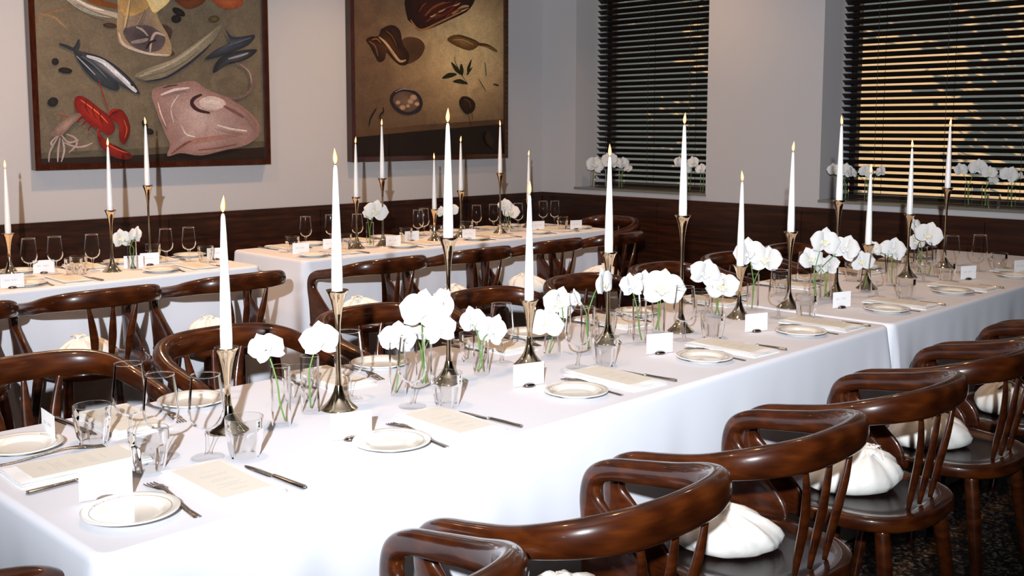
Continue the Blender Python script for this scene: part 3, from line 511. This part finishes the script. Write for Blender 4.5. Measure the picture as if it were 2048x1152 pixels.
bags = [Kind(make_bag(s), 'bundle') for s in (1, 2, 3)]
def bagrow(chairs, grp, text, dz=.446):
    L_ = []
    for i, c in enumerate(chairs):
        rz = (-.5, .3, -.9, 2.6)[i % 4]
        L_.append(bags[i % 3].put((c.location.x+.015*math.sin(i*3), c.location.y+.03, dz), rz, grp))
    order(L_, text)
bagrow(rowA[:7], 'bundles on the near chairs', 'knotted cream silk bundle on a near chair seat, %s')
bagrow(rowC, 'bundles on the left back chairs', 'knotted cream silk bundle on a chair at the left back table, %s')
bagrow(rowD, 'bundles on the right back chairs', 'knotted cream silk bundle on a chair at the right back table, %s')

# ---------------- candlesticks and tapers ----------------
def make_stick(h):
    r = thing('candlestick')
    foot = [(.0, 0), (.047, 0), (.0478, .002), (.0465, .004), (.040, .0095), (.031, .018), (.022, .030), (.0145, .044), (.0095, .062)]
    stem = [(.0095, .062), (.0070, .085), (.0058, .62*(h-.1)+.03) , (.0058, h-.115), (.0075, h-.085), (.0105, h-.06)]
    cup = [(.0105, h-.06), (.0135, h-.042), (.0175, h-.024), (.0225, h-.010), (.0285, h), (.0280, h+.001), (.0215, h-.009), (.0150, h-.020), (.0140, h-.030), (.0, h-.031)]
    for nm, pr in (('foot', foot), ('stem', stem), ('cup', cup)):
        vs, fs = lathe(pr, 36); mesh(nm, vs, fs, M_metal, r)
    return r
def make_candle():
    r = thing('taper_candle')
    vs, fs = lathe([(.0, 0), (.0118, 0), (.0122, .01), (.0140, .03), (.0142, .06), (.0125, .14), (.0098, .22), (.0068, .30), (.0050, .335), (.0030, .343), (.0, .344)], 24); mesh('wax', vs, fs, M_wax, r)
    vs, fs = tube([(0, 0, .340, .0009), (.0003, 0, .348, .0008), (-.0008, 0, .354, .0006)], 6); mesh('wick', vs, fs, M_wick, r)
    vs, fs = lathe([(0, .346), (.0030, .349), (.0052, .355), (.0056, .361), (.0045, .369), (.0026, .377), (.0, .386)], 16)
    vs = [(x-.10*max(0, z-.36), y+.04*max(0, z-.36), z) for x, y, z in vs]; f = mesh('flame', vs, fs, M_flame, r)
    
    return r
KS = {h: Kind(make_stick(h), 'candlestick') for h in (.2, .305, .41)}; KC = Kind(make_candle(), 'candle')
HN = {.2: 'short', .305: 'medium', .41: 'tall'}
def sticks(L_, where, where2):
    by = {}; cs = {}
    for x, y, h in L_:
        z = T+(.0012 if x > 3.66 and y < 3 else 0)
        by.setdefault(h, []).append(KS[h].put((x, y, z), 0, 'candlesticks on '+where))
        cs.setdefault(h, []).append(KC.put((x, y, z+h-.030), (x*7) % 6, 'burning tapers on '+where))
    for h in by:
        order(by[h], HN[h]+' flared metal candlestick on '+where2+', %s')
        order(cs[h], 'lit taper in a '+HN[h]+' candlestick on '+where2+', %s')
sticks(NC, 'the long table', 'the long table')
sticks([c for c in BC if c[0] < 3], 'the left back table', 'the left back table'); sticks([c for c in BC if c[0] > 3], 'the right back table', 'the right back table')

# ---------------- glasses ----------------
def make_wine():
    r = thing('wine_glass')
    vs, fs = lathe([(.0305, .182), (.0325, .165), (.0352, .14), (.0380, .115), (.0388, .104), (.0370, .090), (.0300, .074), (.0190, .066), (.0080, .062), (.0, .0615)], 36); b_ = mesh('bowl', vs, fs, M_glass, r)
    vs, fs = lathe([(.0298, .1815), (.0300, .1832), (.0311, .1834), (.0313, .1815), (.0306, .1805), (.0298, .1815)], 36); mesh('rim', vs, fs, M_thick, b_)
    vs, fs = lathe([(.010, .0625), (.0060, .057), (.0042, .045), (.0040, .03), (.0046, .016), (.0075, .008)], 16); mesh('stem', vs, fs, M_thick, r)
    vs, fs = lathe([(.0075, .008), (.020, .0042), (.0355, .002), (.0362, .001), (.0355, 0), (.0, 0)], 36); mesh('foot', vs, fs, M_foot, r)
    return r
def make_tumbler():
    r = thing('tumbler'); n = 72; fl = 9
    def fn(rr, z, a, j):
        if z > .062 or z < .004: return rr
        q = abs(((a*fl/(2*PI)) % 1)-.5)*2   # 0 middle of flute, 1 at ridge
        top = .060-.010*(q**2.2)
        return rr-(.0048*(1-q**1.5)) if z < top else rr+.0010
    vs, fs = lathe([(.0415, .086), (.0412, .075), (.0405, .064), (.0402, .060), (.0398, .056), (.0395, .052), (.0392, .048), (.0380, .036), (.0355, .020), (.0325, .006), (.0310, 0)], n, fn); mesh('outer_wall', vs, fs, M_flute, r)
    vs, fs = lathe([(.0310, 0), (0, 0)], 36); mesh('base', vs, fs, M_foot, r)
    vs, fs = lathe([(.0395, .0862), (.0385, .074), (.0375, .06), (.0345, .036), (.0310, .018), (.0290, .013)], 36); mesh('inner_wall', vs, fs, M_glass, r)
    vs, fs = lathe([(.0415, .086), (.0412, .0872), (.0400, .0872), (.0395, .0862)], 48); mesh('rim', vs, fs, M_thick, r)
    return r
KW = Kind(make_wine(), 'glass'); KT = Kind(make_tumbler(), 'glass')
def split(kind, L_, fn):
    out = {}
    for i, (x, y) in enumerate(L_):
        k = fn(x, y); z = (T+.0005+(.0012 if x > 3.66 and y < 3 else 0)) if x < 6.3 else .9805
        out.setdefault(k, []).append(kind.put((x, y, z), i*.37))
    return out
fnN = lambda x, y: ('near' if y < 2.14 else 'far')
for k, L_ in split(KW, NW, fnN).items():
    for o in L_: o['group'] = 'wine glasses on the long table, %s side' % k
    order(L_, 'empty wine glass on the '+k+' side of the long table, %s')
for k, L_ in split(KT, NT, fnN).items():
    for o in L_: o['group'] = 'tumblers on the long table, %s side' % k
    order(L_, 'fluted water tumbler on the '+k+' side of the long table, %s')
fnB = lambda x, y: ('left' if x < 3 else 'right')
for k, L_ in split(KW, BW, fnB).items():
    for o in L_: o['group'] = 'wine glasses on the %s back table' % k
    order(L_, 'empty wine glass on the '+k+' back table, %s')
for k, L_ in split(KT, BT, fnB).items():
    for o in L_: o['group'] = 'tumblers on the %s back table' % k
    order(L_, 'fluted water tumbler on the '+k+' back table, %s')
KT.put((ST[0][0], ST[0][1], .9805), 0)['label'] = 'fluted glass tumbler among the orchids on the right window sill'

# ---------------- bud vases and orchids ----------------
def make_vase(kind):
    r = thing('bud_vase')
    if kind == 1: out = [(.0235, .145), (.0232, .10), (.0230, .02), (.0225, .002), (.0, 0)]; inn = [(.0215, .145), (.0212, .10), (.0210, .012), (.0, .0075)]; wl = .085; wr = .0208
    elif kind == 2: out = [(.0185, .105), (.0190, .085), (.0225, .05), (.0260, .02), (.0265, .006), (.0240, 0), (0, 0)]; inn = [(.0170, .105), (.0175, .085), (.0210, .05), (.0243, .02), (.0240, .010), (0, .008)]; wl = .060; wr = .0196
    else: out = [(.0330, .135), (.0330, .02), (.0320, .003), (0, 0)]; inn = [(.0305, .135), (.0305, .014), (0, .010)]; wl = .085; wr = .0302
    vs, fs = lathe(out[:-1], 32); mesh('glass_wall', vs, fs, M_glass, r)
    vs, fs = lathe(inn[:-1], 32); mesh('inner_wall', vs, fs, M_glass, r)
    vs, fs = lathe(inn[-2:]+out[-2:][::-1], 32); mesh('base', vs, fs, M_foot, r)
    h = out[0][1]; vs, fs = lathe([(out[0][0], h), (out[0][0]-.0004, h+.0012), (inn[0][0]+.0004, h+.0012), (inn[0][0], h)], 32); mesh('rim', vs, fs, M_thick, r)
    vs, fs = lathe([(0, wl-.001), (wr*.8, wl-.001), (wr, wl)], 32); mesh('water', vs, fs, M_water, r)
    return r
KV = {k: Kind(make_vase(k), 'vase') for k in (1, 2, 3)}
def petal(ang, ln, wd, cup, tip, rn, base=.06, y0=0):
    """grid petal in the x-z plane, bulging toward -y"""
    U, V = 11, 6; vs = []; fs = []; ca, sa = math.cos(ang), math.sin(ang); ph = rn.uniform(0, 6)
    for u in range(U+1):
        t_ = 1-(1-u/U)**1.7; w_ = wd*max(0, 1-abs(2*t_**tip-1)**2.3)**.5+(.05 if u == 0 else .012)
        for v in range(V+1):
            s = (v/V-.5)*2; rr = base+(ln-base)*(t_-.10*abs(s)**2*t_); x = s*w_
            y = y0-cup*math.sin(PI*t_*.9)+.10*s*s*wd*(1 if rn else 1)+.035*math.sin(ph+5*t_+3*s)*t_
            vs.append((rr*ca-x*sa, y, rr*sa+x*ca))
    for u in range(U):
        for v in range(V): k = u*(V+1)+v; fs.append((k, k+1, k+V+2, k+V+1))
    return vs, fs
FM = []
for sd in range(5):
    rn = random.Random(sd+40); mb = MB(); d = lambda a=.12: rn.uniform(-a, a)
    for a, ln, wd, cup, y0 in ((rad(90)+d(), .95, .36, .12, .05), (rad(218)+d(), .93, .34, .10, .05), (rad(322)+d(), .93, .34, .10, .05), (rad(10)+d(), 1.0, .60, .20, -.02), (rad(170)+d(), 1.0, .60, .20, -.02)):
        mb.add(*petal(a, ln*rn.uniform(.93, 1.05), wd*rn.uniform(.9, 1.08), cup+d(.05), .72, rn, y0=y0))
    me = bpy.data.meshes.new('flower'); me.from_pydata(mb.v, [], mb.f); me.update(); me.polygons.foreach_set('use_smooth', [True]*len(me.polygons)); me.materials.append(M_petal)
    lb = MB()
    vs, fs = lathe([(0, 0), (.07, .01), (.10, .06), (.07, .13), (.0, .16)], 10); lb.add(vs, fs, Matrix.Translation((0, -.02, .0)) @ Matrix.Rotation(PI/2, 4, 'X'))
    for a in (rad(200), rad(340), rad(270)): lb.add(*petal(a, .34, .12, .16, .6, rn, .02, -.08))
    ml = bpy.data.meshes.new('lip'); ml.from_pydata(lb.v, [], lb.f); ml.update(); ml.polygons.foreach_set('use_smooth', [True]*len(ml.polygons)); ml.materials.append(M_petal if sd % 2 else M_lip)
    FM.append((me, ml))
fc = [0]
def orchid(x, y, z, fl, group):
    r = thing('orchid_stem', None, 'flower', (x, y, z), 0, group); base = Vector((x, y, z))
    for k, (fx, fy, fz, rr, yw, pt) in enumerate(fl):
        P = Vector((fx, fy, fz)) - base; toc = CAM - Vector((fx, fy, fz)); th = math.atan2(toc.y, toc.x)+PI/2+rad(yw)
        me, ml = FM[fc[0] % 5]; fc[0] += 1
        f = bpy.data.objects.new('flower', me); link(f, r); f.location = P
        f.rotation_euler = (rad(-12-pt), rad((fc[0]*47) % 40-20), th); f.scale = (rr*1.12,)*3
        l = bpy.data.objects.new('lip', ml); link(l, f)
        bk = Matrix.Rotation(th, 3, 'Z') @ Vector((0, .25*rr, -.05*rr)); E_ = P+bk
        h = .11; sx_ = .010*math.cos(k*2.6+x*9); sy_ = .010*math.sin(k*2.6+x*9)
        pts_ = [(sx_, sy_, .012, .0022), (-sx_*.2, -sy_*.2, h*.5, .0021), (-sx_*.9, -sy_*.9, h, .0020)]
        pts_ += [(E_.x*.55-sx_*.4, E_.y*.55-sy_*.4, h+(E_.z-h)*.72, .0019), (E_.x, E_.y, E_.z, .0016)] if E_.z > h+.03 else [(E_.x, E_.y, max(E_.z, h*.9), .0016)]
        vs, fs = tube(pts_, 6, 4); mesh('stem', vs, fs, M_stem, r)
    return r
def bouquet(L_, z, place, text):
    V_ = []; O_ = []
    for x, y, kd, fl in L_:
        zz = z+(.0012 if z < .8 and x > 3.66 and y < 3 else 0)
        V_.append(KV[kd or 1].put((x, y, zz+.0005), 0, 'bud vases '+place)); O_.append(orchid(x, y, zz, fl, 'orchids '+place))
    order(V_, 'clear glass bud vase '+text+', %s'); order(O_, 'white orchid in a vase '+text+', %s')
bouquet(NV, T, 'on the long table', 'on the long table')
bouquet(BV[:1], T, 'on the left back table', 'on the left back table'); bouquet(BV[1:], T, 'on the right back table', 'on the right back table')
bouquet([v for v in SV if v[1] > 4], .98, 'on the narrow window sill', 'on the sill of the narrow window')
bouquet([v for v in SV if v[1] < 4], .98, 'on the wide window sill', 'on the sill of the wide window')

# ---------------- place settings ----------------
dgl = {}
def glyph(ch):
    if ch not in dgl:
        cu = bpy.data.curves.new('letter', 'FONT'); cu.body = ch; cu.size = 1; o = bpy.data.objects.new('letter', cu); C.objects.link(o)
        bpy.context.view_layer.update(); dg = bpy.context.evaluated_depsgraph_get(); me = bpy.data.meshes.new_from_object(o.evaluated_get(dg))
        vs = [v.co.copy() for v in me.vertices]; fs = [tuple(p.vertices) for p in me.polygons]
        wd = max([v.x for v in vs], default=.3)-min([v.x for v in vs], default=0)
        bpy.data.objects.remove(o); bpy.data.curves.remove(cu); bpy.data.meshes.remove(me); dgl[ch] = (vs, fs, wd)
    return dgl[ch]
def make_plate():
    r = thing('side_plate')
    vs, fs = lathe([(0, .0045), (.045, .0045), (.050, .0055), (.056, .0095), (.064, .0125), (.078, .0150), (.0862, .0168), (.0878, .0160), (.0874, .0140), (.078, .0115), (.062, .0080), (.052, .0015), (.050, 0), (0, 0)], 64); mesh('dish', vs, fs, M_plate, r)
    mb = MB(); R_ = .0735; zf = lambda q: .0125+(q-.064)*(.0025/.014)+.0003
    word = 'BOCCA DI LUPO \u2022'; sz = .0085; adv = []
    for ch in word: adv.append((.42 if ch == ' ' else glyph(ch)[2]+.13)*sz)
    tot = sum(adv); ang0 = rad(97)+tot/R_/2; s = 0
    for ch, a in zip(word, adv):
        if ch != ' ':
            vs, fs, wd = glyph(ch); x0 = min(v.x for v in vs); th = ang0-(s+a/2)/R_
            out = []
            for v in vs:
                t_ = th-((v.x-x0-wd/2)*sz)/R_; q = R_-.003+v.y*sz; out.append((q*math.cos(t_), q*math.sin(t_), zf(q)))
            mb.add(out, fs)
        s += a
    a1, a2 = ang0+.06, ang0-tot/R_-.06+2*PI; n = 72; vs = []; fs = []
    for i in range(n+1):
        a = a1+(a2-a1)*i/n
        for q in (.0715, .0725): vs.append((q*math.cos(a), q*math.sin(a), zf(q)))
    for i in range(n): fs.append((2*i, 2*i+1, 2*i+3, 2*i+2))
    mb.add(vs, fs); mb.build('rim_lettering', M_band, r)
    return r
def make_napkin():
    r = thing('folded_napkin'); mb = MB(); NX, NY = 10, 18
    for lay, (hw, hl, z0, z1, dx) in enumerate(((.068, .135, 0, .0045, 0), (.066, .133, .0045, .0085, .0015), (.067, .132, .0085, .0118, -.001))):
        vs = []; fs = []
        for sd in (0, 1):
            for j in range(NY+1):
                for i in range(NX+1):
                    u, v = i/NX*2-1, j/NY*2-1; e = max(abs(u), abs(v))**10
                    z = (z1-e*.0018+.0006*math.sin(u*5+v*3+lay)) if sd else z0+(e*.0012 if z0 else 0)
                    vs.append((u*hw*(1+.008*math.sin(v*6+lay))+dx, v*hl*(1+.006*math.sin(u*5+lay)), z))
        W_ = NX+1; O_ = W_*(NY+1)
        for j in range(NY):
            for i in range(NX): k = j*W_+i; fs.append((k+1, k, k+W_, k+W_+1)); fs.append((O_+k, O_+k+1, O_+k+W_+1, O_+k+W_))
        bd = [i for i in range(NX)]+[NX+j*W_ for j in range(NY)]+[NY*W_+NX-i for i in range(NX)]+[(NY-j)*W_ for j in range(NY)]
        for a, b_ in zip(bd, bd[1:]+bd[:1]): fs.append((a, b_, b_+O_, a+O_))
        mb.add(vs, fs)
    mb.build('cloth_fold', M_napkin, r, False); return r
def make_menu():
    r = thing('menu_card'); MB().box(-.053, .053, -.108, .108, 0, .0006).build('paper', M_menu, r); mb = MB(); rn = random.Random(4)
    y = .082
    for blk, nl in ((.030, 1), (.014, 3), (.014, 3), (.014, 4), (.014, 2)):
        y -= blk
        for k in range(nl):
            hw = rn.uniform(.014, .034); x = -hw
            while x < hw:
                wd = rn.uniform(.003, .008); mb.box(x, min(x+wd, hw), y-.0004, y+.0004, .0007, .0008); x += wd+.0018
            y -= .0062
    mb.build('print', M_ink, r); return r
def flat(mb, P, zf, th=.0018):
    """P: (y, halfwidth) outline along y, zf(y)->z"""
    vs = []
    for y, w_ in P:
        z = zf(y); vs += [(-w_, y, z), (-w_*.6, y, z+th), (w_*.6, y, z+th), (w_, y, z), (w_*.6, y, z-th*.3), (-w_*.6, y, z-th*.3)]
    fs = []
    for i in range(len(P)-1):
        for j in range(6): k = (j+1) % 6; fs.append((i*6+j, i*6+k, i*6+6+k, i*6+6+j))
    fs.append((0, 1, 2, 3, 4, 5)); n = (len(P)-1)*6; fs.append((n+5, n+4, n+3, n+2, n+1, n)); mb.add(vs, fs)
def make_fork():
    r = thing('fork'); zf = lambda y: .0012+.010*max(0, 1-((y-.035)/.07)**2)*(1 if y < .105 else 1)
    mb = MB(); flat(mb, [(-.118, .0070), (-.113, .0085), (-.07, .0066), (0, .0040), (.03, .0034), (.045, .0052), (.057, .0115), (.072, .0125), (.078, .0125)], zf); mb.build('handle', M_steel, r, True)
    for k in range(4):
        m_ = MB(); x = -.0102+k*.0068; flat(m_, [(.075, .0023), (.098, .0019), (.118, .0014), (.122, .0006)], zf); 
        m_.v = [(a+x, c, d) for a, c, d in m_.v]; m_.build('tine', M_steel, r, True)
    return r
def make_knife():
    r = thing('table_knife'); zf = lambda y: .0028
    mb = MB(); flat(mb, [(-.103, .0055), (-.099, .0082), (-.06, .0075), (-.01, .0060), (.004, .0052)], zf, .0045); mb.build('handle', M_steel, r, True)
    mb = MB(); flat(mb, [(.003, .0060), (.010, .0088), (.06, .0092), (.088, .0075), (.100, .0040), (.104, .0008)], zf, .0010); mb.build('blade', M_steel, r, True)
    return r
def make_card(seed):
    rn = random.Random(seed); r = thing('place_card')
    MB().box(-.048, .048, -.0004, .0004, .004, .066).build('card', M_card, r)
    vs, fs = lathe([(0, 0), (.012, 0), (.0155, .003), (.014, .0075), (.008, .0105), (0, .0115)], 20); h = mesh('holder', [(x*1.25, y*.8-.002, z) for x, y, z in vs], fs, M_dark, r)
    mb = MB()
    def script(x, z, n, a):
        pts_ = []
        for i in range(n*7): t_ = i/7; pts_.append((x+t_*.0038+.0011*math.sin(t_*6.28), z+a*math.sin(t_*6.28+rn.uniform(-.3, .3))*(1.7 if int(t_) in (0, n//2) else .8)))
        for p, q in zip(pts_, pts_[1:]):
            dx, dz = q[0]-p[0], q[1]-p[1]; l = math.hypot(dx, dz) or 1; nx, nz = -dz/l*.00028, dx/l*.00028
            mb.add([(p[0]+nx, -.0006, p[1]+nz), (q[0]+nx, -.0006, q[1]+nz), (q[0]-nx, -.0006, q[1]-nz), (p[0]-nx, -.0006, p[1]-nz)], [(0, 1, 2, 3)])
    script(-.030, .038, rn.randint(5, 6), .0028); script(-.002, .038, rn.randint(6, 8), .0028)
    mb.build('handwriting', M_ink, r); return r
KP, KN, KM, KF, KK = Kind(make_plate(), 'plate'), Kind(make_napkin(), 'napkin'), Kind(make_menu(), 'menu'), Kind(make_fork(), 'cutlery'), Kind(make_knife(), 'cutlery')
KD = [Kind(make_card(i), 'place card') for i in range(3)]
def settings(L_, rz, where, grp):
    A = {k: [] for k in 'pnmfk'}; ca, sa = math.cos(rz), math.sin(rz)
    for i, (x, y) in enumerate(L_):
        zb = T+(.0012 if x > 3.66 and y < 3 else 0)
        at_ = lambda u, v, z: (x+u*ca-v*sa, y+u*sa+v*ca, zb+z)
        j = math.sin(i*5.3)*.03
        A['p'].append(KP.put(at_(0, 0, .0), rz+j*.5, 'side plates on '+grp)); A['n'].append(KN.put(at_(.208, .035, 0), rz-.05+j, 'napkins on '+grp))
        A['m'].append(KM.put(at_(.206, .038, .0122), rz-.04+j, 'menus on '+grp)); A['f'].append(KF.put(at_(.094, .022, 0), rz-.10+j, 'forks on '+grp))
        A['k'].append(KK.put(at_(.303, -.004, 0), rz+.04-j, 'knives on '+grp))
    order(A['p'], 'cream side plate '+where+', %s'); order(A['n'], 'folded white napkin '+where+', %s')
    order(A['m'], 'beige printed menu '+where+', %s'); order(A['f'], 'steel fork '+where+', %s'); order(A['k'], 'steel table knife '+where+', %s')
settings([(.852, 1.812), (1.462, 1.807), (2.10, 1.815), (2.70, 1.812), (3.285, 1.809), (3.93, 1.80), (4.575, 1.803), (5.29, 1.79)], 0, 'on the near side of the long table', 'the near side of the long table')
settings([(.868, 2.369)], -PI/2, 'at the left end of the long table', 'the left end of the long table')
settings([(x, 2.455) for x in (1.33, 1.945, 2.60, 3.20, 3.84, 4.48, 5.10, 5.72)], PI, 'on the far side of the long table', 'the far side of the long table')
settings([(1.84, 4.872), (2.49, 4.872)], 0, 'on the front of the left back table', 'the front of the left back table')
settings([(3.39, 4.862), (4.03, 4.862), (4.64, 4.862), (5.22, 4.862)], 0, 'on the front of the right back table', 'the front of the right back table')
settings([(1.98, 5.33), (2.46, 5.33), (2.86, 5.33)][:1]+[(2.50, 5.33), (2.90, 5.335)][:2], PI, 'on the wall side of the left back table', 'the wall side of the left back table')
settings([(3.72, 5.35), (4.28, 5.35), (4.86, 5.35), (5.44, 5.35)], PI, 'on the wall side of the right back table', 'the wall side of the right back table')
KP.put((5.70, 4.90, T), -PI/2)['label'] = 'cream side plate at the right end of the right back table'
def cards(L_, where):
    A = []
    for i, (x, y, rz) in enumerate(L_): A.append(KD[i % 3].put((x, y, T+(.0012 if x > 3.66 and y < 3 else 0)), rz, 'place cards on '+where))
    order(A, 'white handwritten place card on '+where+', %s')
cards([(x, y, -.35+.05*math.sin(i*4)) for i, (x, y) in enumerate(NPC[:8])]+[(NPC[8][0], NPC[8][1], -PI/2-.1)], 'the long table')
cards([(x, y, -.25) for x, y in BPC[:5]], 'the left back table'); cards([(x, y, -.3) for x, y in BPC[5:]], 'the right back table')
